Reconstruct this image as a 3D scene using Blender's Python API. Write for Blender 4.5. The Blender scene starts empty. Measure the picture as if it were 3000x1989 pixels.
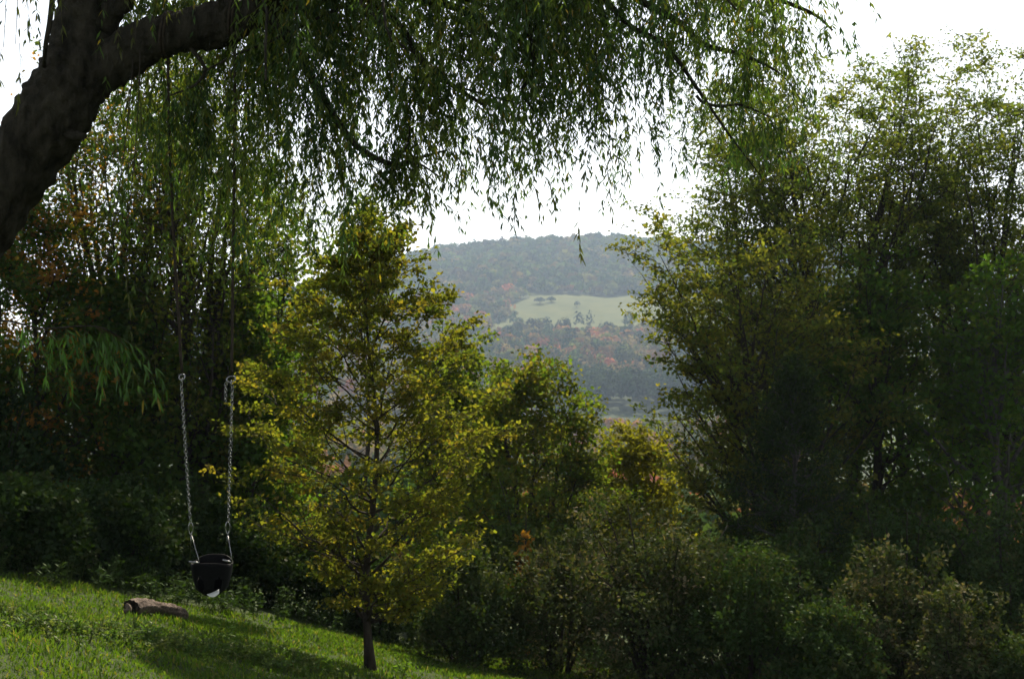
import bpy, math, random
import numpy as np
from mathutils import Vector

rng = np.random.default_rng(7)
random.seed(7)
sc = bpy.context.scene
COL = sc.collection
R = math.radians

# ------------------------------------------------------------------ camera, sky, sun, exposure
F = 4167.0                       # focal length in pixels of the 3000 px wide photograph (50 mm on 36 mm film)
cam_d = bpy.data.cameras.new("camera")
cam = bpy.data.objects.new("camera", cam_d)
COL.objects.link(cam)
cam.location = (0, 0, 0)
cam.rotation_euler = (R(90), 0, 0)
cam_d.lens = 50.0
cam_d.sensor_width = 36.0
cam_d.clip_start = 0.05
cam_d.clip_end = 9000
cam_d.dof.use_dof = True
cam_d.dof.focus_distance = 10.9
cam_d.dof.aperture_fstop = 5.0
sc.camera = cam

SUN_EL, SUN_AZ = 41.0, 12.0      # elevation, and degrees to the right of the view direction
world = bpy.data.worlds.new("World")
sc.world = world
world.use_nodes = True
wn = world.node_tree.nodes
wl = world.node_tree.links
wn.clear()
sky = wn.new("ShaderNodeTexSky")
sky.sky_type = 'NISHITA'
sky.sun_disc = False
sky.sun_elevation = R(SUN_EL)
sky.sun_rotation = R(SUN_AZ)
sky.air_density = 1.0
sky.dust_density = 0.5
sky.ozone_density = 1.0
hsv = wn.new("ShaderNodeHueSaturation")
hsv.inputs["Saturation"].default_value = 0.28
bg = wn.new("ShaderNodeBackground")
bg.inputs["Strength"].default_value = 0.105
wo = wn.new("ShaderNodeOutputWorld")
wl.new(sky.outputs[0], hsv.inputs["Color"])
wl.new(hsv.outputs[0], bg.inputs["Color"])
wl.new(bg.outputs[0], wo.inputs["Surface"])

sun_d = bpy.data.lights.new("sun", 'SUN')
sun_d.energy = 5.0
sun_d.angle = R(0.53)
sun_d.color = (1.0, 0.90, 0.72)
sun = bpy.data.objects.new("sun", sun_d)
COL.objects.link(sun)
sd = Vector((math.sin(R(SUN_AZ)) * math.cos(R(SUN_EL)), math.cos(R(SUN_AZ)) * math.cos(R(SUN_EL)), math.sin(R(SUN_EL))))
sun.rotation_euler = sd.to_track_quat('Z', 'Y').to_euler()
sun.location = (0, 0, 60)

sc.view_settings.view_transform = 'Standard'
sc.view_settings.look = 'None'
sc.view_settings.exposure = 0.95
sc.view_settings.gamma = 1.0
sc.view_settings.use_curve_mapping = False
cy = sc.cycles
cy.use_denoising = True
cy.max_bounces = 8
cy.diffuse_bounces = 6
cy.glossy_bounces = 2
cy.transmission_bounces = 4
cy.volume_bounces = 0
cy.sample_clamp_direct = 6.0
cy.sample_clamp_indirect = 2.0

# ------------------------------------------------------------------ helpers
def P(px, py, d):
    """A point seen at pixel (px, py) of the photograph, d metres away."""
    return np.array(((px - 1500.0) / F * d, d, -(py - 994.5) / F * d))

def sm(a, b, v):
    t = np.clip((np.asarray(v, float) - a) / (b - a), 0, 1)
    return t * t * (3 - 2 * t)

def wob(x, y, s, seed=0.0):
    x = np.asarray(x, float) / s; y = np.asarray(y, float) / s
    return (np.sin(1.7 * x + 2.3 * y + seed) + np.sin(-2.9 * x + 1.3 * y + 1.7 * seed + 1)
            + .6 * np.sin(4.7 * x + 3.1 * y + 2.1 * seed + 2) + .5 * np.sin(-3.3 * x + 6.1 * y + .7 * seed)) / 3.1

_PY = np.array([-200, 0, 60, 150, 300, 500, 640, 760, 850, 1000, 1200, 1260, 1350, 1550, 1800, 2050, 2200, 2600.])
_PZ = np.array([-1.2, -1.7, -11.1, -25, -39, -46, -46, -45, -38, -22, -7, 1, 14, 48, 95, 135, 133, 95.])
_CU = np.array([-.6, -.3, -.2, -.15, -.085, -.05, 0, .1, .2, .3, .6])
_CF = np.array([.20, .28, .40, .62, .85, .93, 1.0, 1.0, .96, .90, .7])

def ground(x, y):
    x = np.asarray(x, float); y = np.asarray(y, float)
    xc = np.clip(x, -9, 25)
    A = np.where(xc < -1, .26 * xc, -.26 + .10 * (xc + 1))
    A = np.where(xc < -7, .26 * -7 + .08 * (xc + 7), A)
    near = -1.7 - A - .157 * np.maximum(y, 0) - .02 * np.minimum(y, 0)
    prof = np.interp(y, _PY, _PZ)
    u = x / np.maximum(y, 30)
    cf = np.interp(u, _CU, _CF)
    low = -46.0
    far = np.where(y > 800, low + (prof - low) * (cf + (1 - cf) * (1 - sm(900, 1900, y)) * .6), prof)
    far = far + 4 * wob(x, y, 160, 3) * sm(120, 500, y)
    k = sm(35, 90, np.maximum(y, np.abs(x) * .8))
    return near * (1 - k) + far * k + (.05 * wob(x, y, 1.6, 1) + .02 * wob(x, y, .5, 2)) * (1 - k)

def hit(px, py):
    """Where the ray through a pixel meets the ground."""
    dx, dz = (px - 1500.0) / F, -(py - 994.5) / F
    ds = np.linspace(4, 120, 6000)
    g = ground(dx * ds, ds)
    i = int(np.argmax(dz * ds <= g))
    d = ds[i]
    return np.array((dx * d, d, float(g[i])))

def G(px, d):
    x = (px - 1500.0) / F * d
    return np.array((x, d, float(ground(x, d))))

def nrm(v):
    return v / np.maximum(np.linalg.norm(v, axis=-1, keepdims=True), 1e-9)

class MB:
    """Collects quads and triangles as arrays, then links ONE mesh object."""
    def __init__(self):
        self.v = []; self.q = []; self.t = []; self.c = []; self.n = 0
    def add(self, v, q=None, t=None, c=None):
        v = np.asarray(v, float).reshape(-1, 3)
        if q is not None and len(q): self.q.append(np.asarray(q, int) + self.n)
        if t is not None and len(t): self.t.append(np.asarray(t, int) + self.n)
        if c is None: c = np.full((len(v), 3), .5)
        c = np.asarray(c, float)
        if c.ndim == 1: c = np.tile(c, (len(v), 1))
        self.v.append(v); self.c.append(c); self.n += len(v)
    def build(self, name, mat, parent=None, origin=None, smooth=False):
        V = np.concatenate(self.v) if self.v else np.zeros((0, 3))
        o0 = np.zeros(3) if origin is None else np.asarray(origin, float)
        V = V - o0
        Q = np.concatenate(self.q) if self.q else np.zeros((0, 4), int)
        T = np.concatenate(self.t) if self.t else np.zeros((0, 3), int)
        me = bpy.data.meshes.new(name)
        me.vertices.add(len(V)); me.vertices.foreach_set("co", V.astype(np.float32).ravel())
        loops = np.concatenate([Q.ravel(), T.ravel()]).astype(np.int32)
        me.loops.add(len(loops)); me.loops.foreach_set("vertex_index", loops)
        npol = len(Q) + len(T)
        ls = np.concatenate([np.arange(len(Q)) * 4, len(Q) * 4 + np.arange(len(T)) * 3]).astype(np.int32)
        me.polygons.add(npol); me.polygons.foreach_set("loop_start", ls)
        if smooth: me.polygons.foreach_set("use_smooth", np.ones(npol, bool))
        me.update(calc_edges=True)
        ca = me.attributes.new("Col", 'FLOAT_COLOR', 'POINT')
        C = np.ones((len(V), 4), np.float32); C[:, :3] = np.concatenate(self.c)
        ca.data.foreach_set("color", C.ravel())
        me.materials.append(mat)
        ob = bpy.data.objects.new(name, me)
        COL.objects.link(ob)
        if parent is not None: ob.parent = parent
        elif origin is not None: ob.location = o0
        return ob

def tubes(mb, paths, radii, sides=5, col=(.5, .5, .5), bumpy=None, cap=True):
    """Tubes along many paths of equal point count: paths (m,n,3), radii (m,n)."""
    paths = np.asarray(paths, float); radii = np.asarray(radii, float)
    if paths.ndim == 2: paths = paths[None]; radii = radii[None]
    m, n, _ = paths.shape
    tan = nrm(np.gradient(paths, axis=1))
    mean = nrm(tan.mean(axis=1))
    ref = np.where(np.abs(mean[:, 2:3]) > .8, np.array([[1., .2, 0]]), np.array([[0, 0, 1.]]))
    ref = np.repeat(ref[:, None], n, 1)
    a = nrm(np.cross(tan, ref)); b = np.cross(tan, a)
    th = np.arange(sides) * 2 * np.pi / sides
    rr = radii[..., None]
    if bumpy is not None:
        rr = rr * bumpy(np.arange(n)[None, :, None] / n, th[None, None, :])
    else:
        rr = np.repeat(rr, sides, 2)
    ring = paths[:, :, None] + rr[..., None] * (np.cos(th)[None, None, :, None] * a[:, :, None] + np.sin(th)[None, None, :, None] * b[:, :, None])
    v = ring.reshape(-1, 3)
    idx = np.arange(m * n * sides).reshape(m, n, sides)
    nx = np.roll(idx, -1, axis=2)
    q = np.stack([idx[:, :-1], nx[:, :-1], nx[:, 1:], idx[:, 1:]], -1).reshape(-1, 4)
    mb.add(v, q=q, c=np.asarray(col, float))
    if cap and m <= 40:
        for k in range(m):
            for e, fl in ((0, 1), (n - 1, 0)):
                tt = []
                for s in range(1, sides - 1):
                    f = [idx[k, e, 0], idx[k, e, s], idx[k, e, s + 1]]
                    tt.append(f[::-1] if fl else f)
                base = mb.n - len(v)
                mb.t.append(np.array(tt) + base)

def smooth_path(pts, n):
    """Catmull-Rom through points given as rows (any number of columns)."""
    p = np.asarray(pts, float)
    p = np.vstack([2 * p[0] - p[1], p, 2 * p[-1] - p[-2]])
    m = len(p) - 3
    out = []
    for s in np.linspace(0, m - 1e-6, n):
        i = int(s); t = s - i
        a, b, c, d = p[i], p[i + 1], p[i + 2], p[i + 3]
        out.append(.5 * (2 * b + (c - a) * t + (2 * a - 5 * b + 4 * c - d) * t * t + (3 * b - a - 3 * c + d) * t ** 3))
    return np.array(out)

def leaves(mb, pos, axis, nor, L, W, col, fine=False):
    """Pointed leaves: pos = stalk end, axis = direction to the tip."""
    n = len(pos)
    axis = nrm(axis); side = nrm(np.cross(axis, nor)); nor = np.cross(side, axis)
    L = np.broadcast_to(L, (n,))[:, None]; W = np.broadcast_to(W, (n,))[:, None]
    if fine:
        v = np.stack([pos,
                      pos + axis * L * .3 + side * W * .48 - nor * L * .02, pos + axis * L * .3 - side * W * .48 - nor * L * .02,
                      pos + axis * L * .66 + side * W * .36 - nor * L * .09, pos + axis * L * .66 - side * W * .36 - nor * L * .09,
                      pos + axis * L - nor * L * .2], 1)
        i = np.arange(n)[:, None] * 6
        mb.add(v.reshape(-1, 3), q=i + np.array([[1, 3, 4, 2]]), t=np.concatenate([i + np.array([[0, 1, 2]]), i + np.array([[3, 5, 4]])]),
               c=np.repeat(col, 6, 0))
    else:
        v = np.stack([pos, pos + axis * L * .45 + side * W * .5 + nor * W * .12, pos + axis * L, pos + axis * L * .45 - side * W * .5 + nor * W * .12], 1)
        i = np.arange(n)[:, None] * 4
        mb.add(v.reshape(-1, 3), q=i + np.array([[0, 1, 2, 3]]), c=np.repeat(col, 4, 0))

def rdir(n):
    return nrm(rng.normal(size=(n, 3)))

def pick(pal, n):
    cols = np.array([p[:3] for p in pal]); w = np.array([p[3] for p in pal], float)
    return cols[rng.choice(len(pal), n, p=w / w.sum())]

def tag(o, label=None, cat=None, group=None, kind=None):
    if label: o["label"] = label
    if cat: o["category"] = cat
    if group: o["group"] = group
    if kind: o["kind"] = kind
    return o

def empty(name, loc):
    o = bpy.data.objects.new(name, None)
    COL.objects.link(o)
    o.location = loc
    o.empty_display_size = .2
    return o

# ------------------------------------------------------------------ materials
def mat_leaf(name, trans=.5, tboost=(1.25, 1.35, .7), gloss=.05, rough=.45):
    m = bpy.data.materials.new(name); m.use_nodes = True
    nt = m.node_tree; nt.nodes.clear()
    at = nt.nodes.new("ShaderNodeAttribute"); at.attribute_name = "Col"
    mul = nt.nodes.new("ShaderNodeMix"); mul.data_type = 'RGBA'; mul.blend_type = 'MULTIPLY'; mul.inputs[0].default_value = 1
    mul.inputs[7].default_value = (*tboost, 1)
    nt.links.new(at.outputs["Color"], mul.inputs[6])
    di = nt.nodes.new("ShaderNodeBsdfDiffuse"); tr = nt.nodes.new("ShaderNodeBsdfTranslucent")
    gl = nt.nodes.new("ShaderNodeBsdfGlossy"); gl.inputs["Roughness"].default_value = rough
    gl.inputs["Color"].default_value = (.9, .9, .85, 1)
    nt.links.new(at.outputs["Color"], di.inputs["Color"]); nt.links.new(mul.outputs[2], tr.inputs["Color"])
    m1 = nt.nodes.new("ShaderNodeMixShader"); m1.inputs[0].default_value = trans
    nt.links.new(di.outputs[0], m1.inputs[1]); nt.links.new(tr.outputs[0], m1.inputs[2])
    m2 = nt.nodes.new("ShaderNodeMixShader"); m2.inputs[0].default_value = gloss
    nt.links.new(m1.outputs[0], m2.inputs[1]); nt.links.new(gl.outputs[0], m2.inputs[2])
    out = nt.nodes.new("ShaderNodeOutputMaterial"); nt.links.new(m2.outputs[0], out.inputs["Surface"])
    return m

def mat_rough(name, c1, c2, scale=8, rough=.9, bump=.4, stretch=(1, 1, 1), dist=.02, metallic=0.0, detail=6):
    m = bpy.data.materials.new(name); m.use_nodes = True
    nt = m.node_tree; b = nt.nodes["Principled BSDF"]
    tc = nt.nodes.new("ShaderNodeTexCoord"); mp = nt.nodes.new("ShaderNodeMapping"); mp.inputs["Scale"].default_value = stretch
    nt.links.new(tc.outputs["Object"], mp.inputs["Vector"])
    no = nt.nodes.new("ShaderNodeTexNoise"); no.inputs["Scale"].default_value = scale; no.inputs["Detail"].default_value = detail
    no.inputs["Roughness"].default_value = .65
    nt.links.new(mp.outputs[0], no.inputs["Vector"])
    cr = nt.nodes.new("ShaderNodeValToRGB"); cr.color_ramp.elements[0].position = .35; cr.color_ramp.elements[1].position = .68
    cr.color_ramp.elements[0].color = (*c1, 1); cr.color_ramp.elements[1].color = (*c2, 1)
    nt.links.new(no.outputs["Fac"], cr.inputs[0]); nt.links.new(cr.outputs[0], b.inputs["Base Color"])
    bp = nt.nodes.new("ShaderNodeBump"); bp.inputs["Strength"].default_value = bump; bp.inputs["Distance"].default_value = dist
    nt.links.new(no.outputs["Fac"], bp.inputs["Height"]); nt.links.new(bp.outputs[0], b.inputs["Normal"])
    b.inputs["Roughness"].default_value = rough; b.inputs["Metallic"].default_value = metallic
    b.inputs["Specular IOR Level"].default_value = .08
    return m

M_WILLOW = mat_leaf("willow_leaf", .5, (1.4, 1.5, .5), .015, .4)
M_LEAF = mat_leaf("broad_leaf", .56, (1.75, 1.8, .5), .003, .5)
M_SHRUB = mat_leaf("shrub_leaf", .27, (1.4, 1.4, .5), .006, .5)
M_GRASS = mat_leaf("grass_blade", .45, (1.5, 1.5, .5), .01, .45)
M_LOC = mat_leaf("feathery_leaf", .56, (1.9, 1.8, .6), .003, .5)
M_FAR = mat_leaf("far_leaf", .35, (1.2, 1.2, .6), .0, .5)
M_BARK = mat_rough("willow_bark", (.010, .009, .006), (.05, .045, .032), 9, .95, 1.0, (1, 1, .35), .09)
M_TWIG = mat_rough("brown_bark", (.016, .013, .010), (.055, .046, .034), 14, .9, .5, (1, 1, .3), .02)
M_GREYBARK = mat_rough("grey_bark", (.035, .032, .028), (.12, .11, .095), 12, .9, .6, (1, 1, .3), .02)
M_GROUND = mat_rough("soil_and_turf", (.022, .034, .010), (.045, .062, .016), 3.0, .95, .5, (1, 1, 1), .04)
M_MEADOW = mat_rough("pale_meadow_grass", (.055, .07, .014), (.095, .10, .022), .035, .95, .1, (1, 1, 1), .2)
M_LOG = mat_rough("weathered_wood", (.055, .042, .034), (.26, .20, .165), 9, .9, 1.0, (.6, 3, 3), .05)
M_ROPE = mat_rough("weathered_rope", (.02, .016, .012), (.05, .04, .028), 60, .9, .6, (1, 1, .3), .004)
M_STEEL = mat_rough("galvanised_steel", (.16, .16, .16), (.28, .28, .275), 40, .22, .1, (1, 1, 1), .001, 1.0)
M_RUBBER = mat_rough("black_moulded_plastic", (.003, .003, .0032), (.006, .006, .006), 30, .75, .1, (1, 1, 1), .001)

# ------------------------------------------------------------------ ground
def axis_coords(lo, hi, n, fine):
    t = np.linspace(-1, 1, n)
    s = np.sinh(t * 6.2) / math.sinh(6.2)
    return s
gx = np.sinh(np.linspace(-1, 1, 190) * 6.4) / math.sinh(6.4) * 2400
gy = np.concatenate([np.linspace(-120, -2, 16), np.geomspace(2, 2520, 210) - 1.5])
X, Y = np.meshgrid(gx, gy)
Z = ground(X, Y)
mb = MB()
idx = np.arange(X.size).reshape(X.shape)
mb.add(np.stack([X, Y, Z], -1).reshape(-1, 3),
       q=np.stack([idx[:-1, :-1], idx[:-1, 1:], idx[1:, 1:], idx[1:, :-1]], -1).reshape(-1, 4))
g_ob = mb.build("ground", M_GROUND, smooth=True)
tag(g_ob, "green lawn sloping down to the right under the swing and on into the valley", kind="structure")

# pale meadow on the far hillside
def in_meadow(x, y):
    u = x / np.maximum(y, 1)
    left = -.024 + .034 * np.clip((y - 1270) / 280, 0, 1) + .003 * np.sin(y * .05)
    top = 1545 + 16 * np.sin(u * 60) + 9 * np.sin(u * 170) - np.where(u > .08, (u - .08) * 500, 0)
    bot = 1266 + 12 * np.sin(u * 75 + 1)
    return (u > left) & (u < .17) & (y > bot) & (y < top)
ms = MB()
uu, yy = np.meshgrid(np.linspace(-.03, .18, 95), np.linspace(1245, 1560, 110))
MX, MY = uu * yy, yy
MZ = ground(MX, MY) + .6
keep = in_meadow(MX, MY)
idx = np.arange(MX.size).reshape(MX.shape)
kq = keep[:-1, :-1] & keep[1:, :-1] & keep[:-1, 1:] & keep[1:, 1:]
ms.add(np.stack([MX, MY, MZ], -1).reshape(-1, 3),
       q=np.stack([idx[:-1, :-1], idx[:-1, 1:], idx[1:, 1:], idx[1:, :-1]], -1)[kq])
me_ob = ms.build("meadow", M_MEADOW, smooth=True)
tag(me_ob, "pale green meadow in a clearing halfway up the wooded hill", kind="structure")

# ------------------------------------------------------------------ far wood (one mass) and single field trees
GREENS = [(.045, .075, .022, 5), (.06, .085, .026, 4), (.085, .085, .03, 3), (.13, .095, .04, 2.4), (.17, .08, .045, 1.6), (.03, .055, .025, 3), (.22, .075, .05, .7)]
WARM = [(.085, .10, .04, 4), (.12, .105, .055, 4), (.16, .12, .07, 3), (.20, .105, .065, 2), (.045, .07, .035, 2.5), (.26, .09, .06, .8)]
def crowns(mb, cx, cy, cz, hh, rr, nq, pal, conifer=False):
    """Leafy crowns as many small facets over and inside an uneven dome. All arrays of length m."""
    m = len(cx)
    tc = pick(pal, m) * rng.uniform(.5, 1.45, (m, 1))
    d = rdir(m * nq).reshape(m, nq, 3)
    d[..., 2] = np.abs(d[..., 2]) * 1.1 - .35
    rad = rng.uniform(.72, 1.05, (m, nq, 1))
    lob = 1 + .22 * np.sin(3 * np.arctan2(d[..., 1], d[..., 0]) + rng.uniform(0, 6, (m, 1)))[..., None] * 1
    ext = np.stack([rr, rr, hh * .55], -1)[:, None]
    if conifer:
        t = rng.uniform(0, 1, (m, nq, 1)) ** .8
        az = rng.uniform(0, 2 * np.pi, (m, nq, 1))
        pos = np.concatenate([np.cos(az), np.sin(az), t], -1)
        pos = pos * np.concatenate([(1.05 - t) * rr[:, None, None], (1.05 - t) * rr[:, None, None], np.broadcast_to(hh[:, None, None], t.shape)], -1)
        pos = pos + np.stack([cx, cy, cz], -1)[:, None]
        nor = nrm(np.concatenate([np.cos(az), np.sin(az), np.full_like(az, .8)], -1) + .4 * rng.normal(size=(m, nq, 3)))
    else:
        pos = d * rad * lob * ext + np.stack([cx, cy, cz + hh * .55], -1)[:, None]
        nor = nrm(d + .3 * rng.normal(size=(m, nq, 3)))
    axis = np.cross(nor, rdir(m * nq).reshape(m, nq, 3))
    size = (rr[:, None] * 2.6 / math.sqrt(nq) * rng.uniform(.8, 1.5, (m, nq)))
    col = tc[:, None] * rng.uniform(.75, 1.25, (m, nq, 1))
    ax = nrm(axis.reshape(-1, 3)); s = size.reshape(-1)
    leaves(mb, pos.reshape(-1, 3) - ax * s[:, None] * .5, ax, nor.reshape(-1, 3), s * 1.25, s * 1.15, col.reshape(-1, 3))

wood = MB()
def scatter(y0, y1, sp, ulo, uhi):
    xs, ys = [], []
    y = y0
    while y < y1:
        n = int((uhi - ulo) * y / sp) + 1
        x = (ulo + (np.arange(n) + rng.uniform(0, 1, n)) / n * (uhi - ulo)) * y
        xs.append(x); ys.append(y + rng.uniform(-.5, .5, n) * sp)
        y += sp
    return np.concatenate(xs), np.concatenate(ys)
for (y0, y1, sp, nq, hlo, hhi, ulo, uhi) in ((46, 75, 5, 450, 3.0, 4.5, -.40, .40), (75, 140, 10, 420, 4.5, 6.5, -.36, .36), (140, 230, 11, 150, 7, 10, -.3, .3), (230, 640, 12, 90, 8, 14, -.2, .2), (745, 1100, 12, 64, 8, 17, -.2, .2),
                                             (1100, 1560, 13.5, 38, 7, 15, -.2, .22), (1560, 2120, 16, 28, 8, 17, -.25, .26)):
    x, y = scatter(y0, y1, sp, ulo, uhi)
    k = ~in_meadow(x, y) & ~((y0 == 745) & (y < 850) & (x / y > .025))
    x, y = x[k], y[k]
    h = rng.uniform(hlo, hhi, len(x)); r = sp * rng.uniform(.36, .72, len(x))
    crowns(wood, x, y, ground(x, y), h, r, nq, GREENS if y0 < 200 else (WARM if y0 < 1200 else GREENS[:4] + GREENS[5:6]))
# taller stand at the hill's foot, its shadowed front put into dark crown colours
x, y = scatter(815, 870, 8, .028, .14)
crowns(wood, x, y, ground(x, y), rng.uniform(17, 25, len(x)), rng.uniform(4, 6, len(x)), 70, [(.02, .04, .025, 1), (.028, .045, .024, 1)])
x, y = scatter(820, 1330, 34, -.1, .15)
crowns(wood, x, y, ground(x, y), rng.uniform(14, 20, len(x)), rng.uniform(3.5, 6, len(x)), 60, [(.018, .04, .03, 1)])
w_ob = wood.build("far_wood", M_FAR)
tag(w_ob, "hazy autumn woodland covering the far hill and the valley below it", "woodland", kind="stuff")

FIELD = [(1560, 1262, 17, 7.5, "round dark tree cluster at the meadow's lower edge, left of the pointed ones", 0),
         (1652, 1258, 17, 7.5, "broad dark tree standing mid-way along the meadow's lower edge", 0),
         (1727, 1256, 14, 5.0, "pointed dark evergreen at the right end of the meadow's lower edge", 1),
         (1522, 1330, 10, 4.5, "small grey-green tree by the left corner of the meadow", 0),
         (1690, 1465, 7, 3.2, "tiny lone tree out in the middle of the meadow", 0),
         (1582, 1490, 7, 6.0, "low dark thicket inside the upper left of the meadow", 0),
         (1615, 1497, 6, 5.0, "small bush right of the low thicket in the upper meadow", 0)]
for (px, d, h, r, lab, con) in FIELD:
    b = G(px, d)
    t = tag(empty("field_tree", b), lab, "tree", "trees standing in the far meadow")
    mb = MB(); crowns(mb, *[np.array([q]) for q in (b[0], b[1], b[2] + h * .08)], np.array([h * .95]), np.array([r]), 160, [(.022, .042, .028, 1)], bool(con))
    mb.build("crown", M_FAR, t, b)
    mb = MB(); tubes(mb, np.array([b, b + [0, 0, h * .35], b + [0, 0, h * .7]]), np.array([.35, .28, .1]), 6); mb.build("trunk", M_TWIG, t, b)

# ------------------------------------------------------------------ trees
def bez(a, b, c, n):
    t = np.linspace(0, 1, n)[:, None]
    return a[..., None, :] * (1 - t) ** 2 + 2 * b[..., None, :] * t * (1 - t) + c[..., None, :] * t ** 2

def make_tree(name, label, px, d, top, prof, pal, nl=26, ns=9, nt=6, k=14, leaf=(.07, .045), r0=.12, t0=.2, rise=.22, sig=.1,
              flat=1.0, lean=0.0, droop=0.0, stems=1, bark=M_TWIG, group=None, base=None, cat="tree", mat=M_LEAF, patch=None, yd=1.0, topx=None):
    """prof: (height fraction, crown radius in photo pixels) pairs. Returns the tree."""
    b = G(px, d) if base is None else np.asarray(base, float)
    d = b[1]
    H = (994.5 - top) / F * d - b[2]
    tx = 0 if topx is None else (topx - 1500) / F * d - b[0]
    root = tag(empty(name, b), label, cat, group)
    pt = np.array(prof, float); pt[:, 1] *= d / F
    # trunk(s)
    mb = MB(); trunks = []
    for s in range(stems):
        n = 14
        t = np.linspace(0, 1, n)
        a = s * 2 * np.pi / max(stems, 1) + .6 + px * .01
        sp = 0 if stems == 1 else pt[:, 1].max() * .5
        wx = tx * t ** 1.3 + lean * H * t * (1 - t) * 2 + (np.cos(a) * sp * t ** 1.3) + .012 * H * np.sin(t * 9 + s * 2 + px)
        wy = np.sin(a) * sp * yd * t ** 1.3 + .012 * H * np.cos(t * 8 + s + px)
        hs = H * (.9 if s == 0 else rng.uniform(.74, .88)) * (1 if stems > 1 else 1.04)
        path = b + np.stack([wx, wy, t * hs - .15 * (t == 0)], -1)
        rad = r0 * (1 if stems == 1 else .75) * ((1 - t) ** .85 * .95 + .03) * (1 + .7 * np.exp(-t * 40))
        tubes(mb, path, rad, 9); trunks.append(path)
    mb.build("trunk", bark, root, b, smooth=True)
    # limbs, each with its smaller branches
    crown = MB()
    for i in range(nl):
        f = (i + rng.uniform(.1, .9)) / nl
        te = min(t0 + (1 - t0) * f ** .85, .99)
        az = i * 2.39996 + rng.uniform(-.3, .3)
        out = np.array((math.cos(az), math.sin(az) * yd, 0))
        off = [float(np.dot(q[-1] - q[0], out)) + rng.normal(0, .15) for q in trunks]
        path = trunks[int(np.argmax(off))] if stems > 1 else trunks[0]
        R_ = np.interp(te, pt[:, 0], pt[:, 1])
        rr = R_ * math.sqrt(rng.uniform(.18, 1.15))
        ph = (path[-1, 2] - b[2]) / H                         # how high this stem reaches
        ts = min(max(te - rise * rng.uniform(.7, 1.25), t0 * .75), ph * .97) / ph
        j = ts * (len(path) - 1); j0 = min(int(j), len(path) - 2)
        p0 = path[j0] + (path[j0 + 1] - path[j0]) * (j - j0)
        pc = b + np.array((tx * te ** 1.3, 0, te * H))
        p2 = pc + out * rr - np.array((0, 0, droop * rr))
        p1 = (p0 + p2) / 2 + np.array((0, 0, -.06 * rr if droop <= 0 else .25 * rr)) + out * rr * .12
        n = 7
        lp = bez(p0, p1, p2, n) + rng.normal(0, .012 * rr + .005, (n, 3))
        LL = np.linalg.norm(p2 - p0)
        lr = max(r0 * .40 * (1 - ts) ** .6, .010) * np.linspace(1, .2, n)
        mb = MB(); tubes(mb, lp, lr, 6)
        s = np.sort(rng.uniform(.15, 1.0, ns)); s[-1] = 1
        jj = s * (n - 1); q0 = np.minimum(jj.astype(int), n - 2)
        sp0 = lp[q0] + (lp[q0 + 1] - lp[q0]) * (jj - q0)[:, None]
        ldir = nrm(p2 - p0)
        side = nrm(np.cross(ldir, (0, 0, 1)))
        sgn = np.where(np.arange(ns) % 2 == 0, 1, -1)[:, None] * rng.uniform(.35, 1.2, (ns, 1))
        sdir = nrm(ldir * rng.uniform(.4, 1.0, (ns, 1)) + side * sgn + np.array((0, 0, 1)) * rng.uniform(-.2 - droop, .6 - droop, (ns, 1)) * (1 if flat > .4 else .55))
        sl = LL * (.62 - .34 * s) * rng.uniform(.6, 1.15, ns) + .014 * H
        se = sp0 + sdir * sl[:, None]
        smid = (sp0 + se) / 2 + rng.normal(0, .08, (ns, 3)) * sl[:, None]
        spth = bez(sp0, smid, se, 5)
        tubes(mb, spth, np.linspace(1, .3, 5)[None] * np.maximum(lr[q0] * .45, .005)[:, None], 4, cap=False)
        tt = rng.uniform(.25, 1, (ns, nt))
        tq = np.minimum((tt * 4).astype(int), 3)
        fr = tt * 4 - tq
        ii = np.arange(ns)[:, None]
        tp0 = spth[ii, tq] + (spth[ii, tq + 1] - spth[ii, tq]) * fr[..., None]
        tdir = nrm(sdir[:, None] * .5 + rng.normal(0, .7, (ns, nt, 3)) * np.array((1, 1, .55 if flat > .4 else .2)))
        tl = sl[:, None] * rng.uniform(.25, .55, (ns, nt))
        te_ = tp0 + tdir * tl[..., None]
        tpth = np.stack([tp0.reshape(-1, 3), te_.reshape(-1, 3)], 1)
        tubes(mb, tpth, np.tile([[.006, .002]], (len(tpth), 1)) * max(1, d / 18), 3, cap=False)
        mb.build("limb", bark, root, b, smooth=True)
        # leaves round every twig
        w = rng.uniform(.1, 1.1, (ns * nt, k, 1))
        a0 = tp0.reshape(-1, 1, 3); a1 = te_.reshape(-1, 1, 3)
        off = rng.normal(0, sig, (ns * nt, k, 3)); off[..., 2] *= flat
        pos = (a0 + (a1 - a0) * w + off).reshape(-1, 3)
        nn = len(pos)
        cc = np.repeat(pick(pal, ns * nt) * rng.uniform(.8, 1.2, (ns * nt, 1)), k, 0) * .6 + pick(pal, nn) * .4
        if patch is not None:
            cc = patch(pos, cc)
        cc = cc * rng.uniform(.75, 1.3, (nn, 1))
        ax = nrm(np.repeat(tdir.reshape(-1, 3), k, 0) * .6 + rng.normal(0, .6, (nn, 3)) + np.array((0, 0, -.25)))
        no = nrm(rng.normal(0, .55, (nn, 3)) + np.array((0, 0, 1.0)))
        sz = rng.uniform(.65, 1.25, nn)
        leaves(crown, pos, ax, no, leaf[0] * sz, leaf[1] * sz, cc)
    tag(crown.build("crown", mat, root, b), kind="stuff")
    return root

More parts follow.
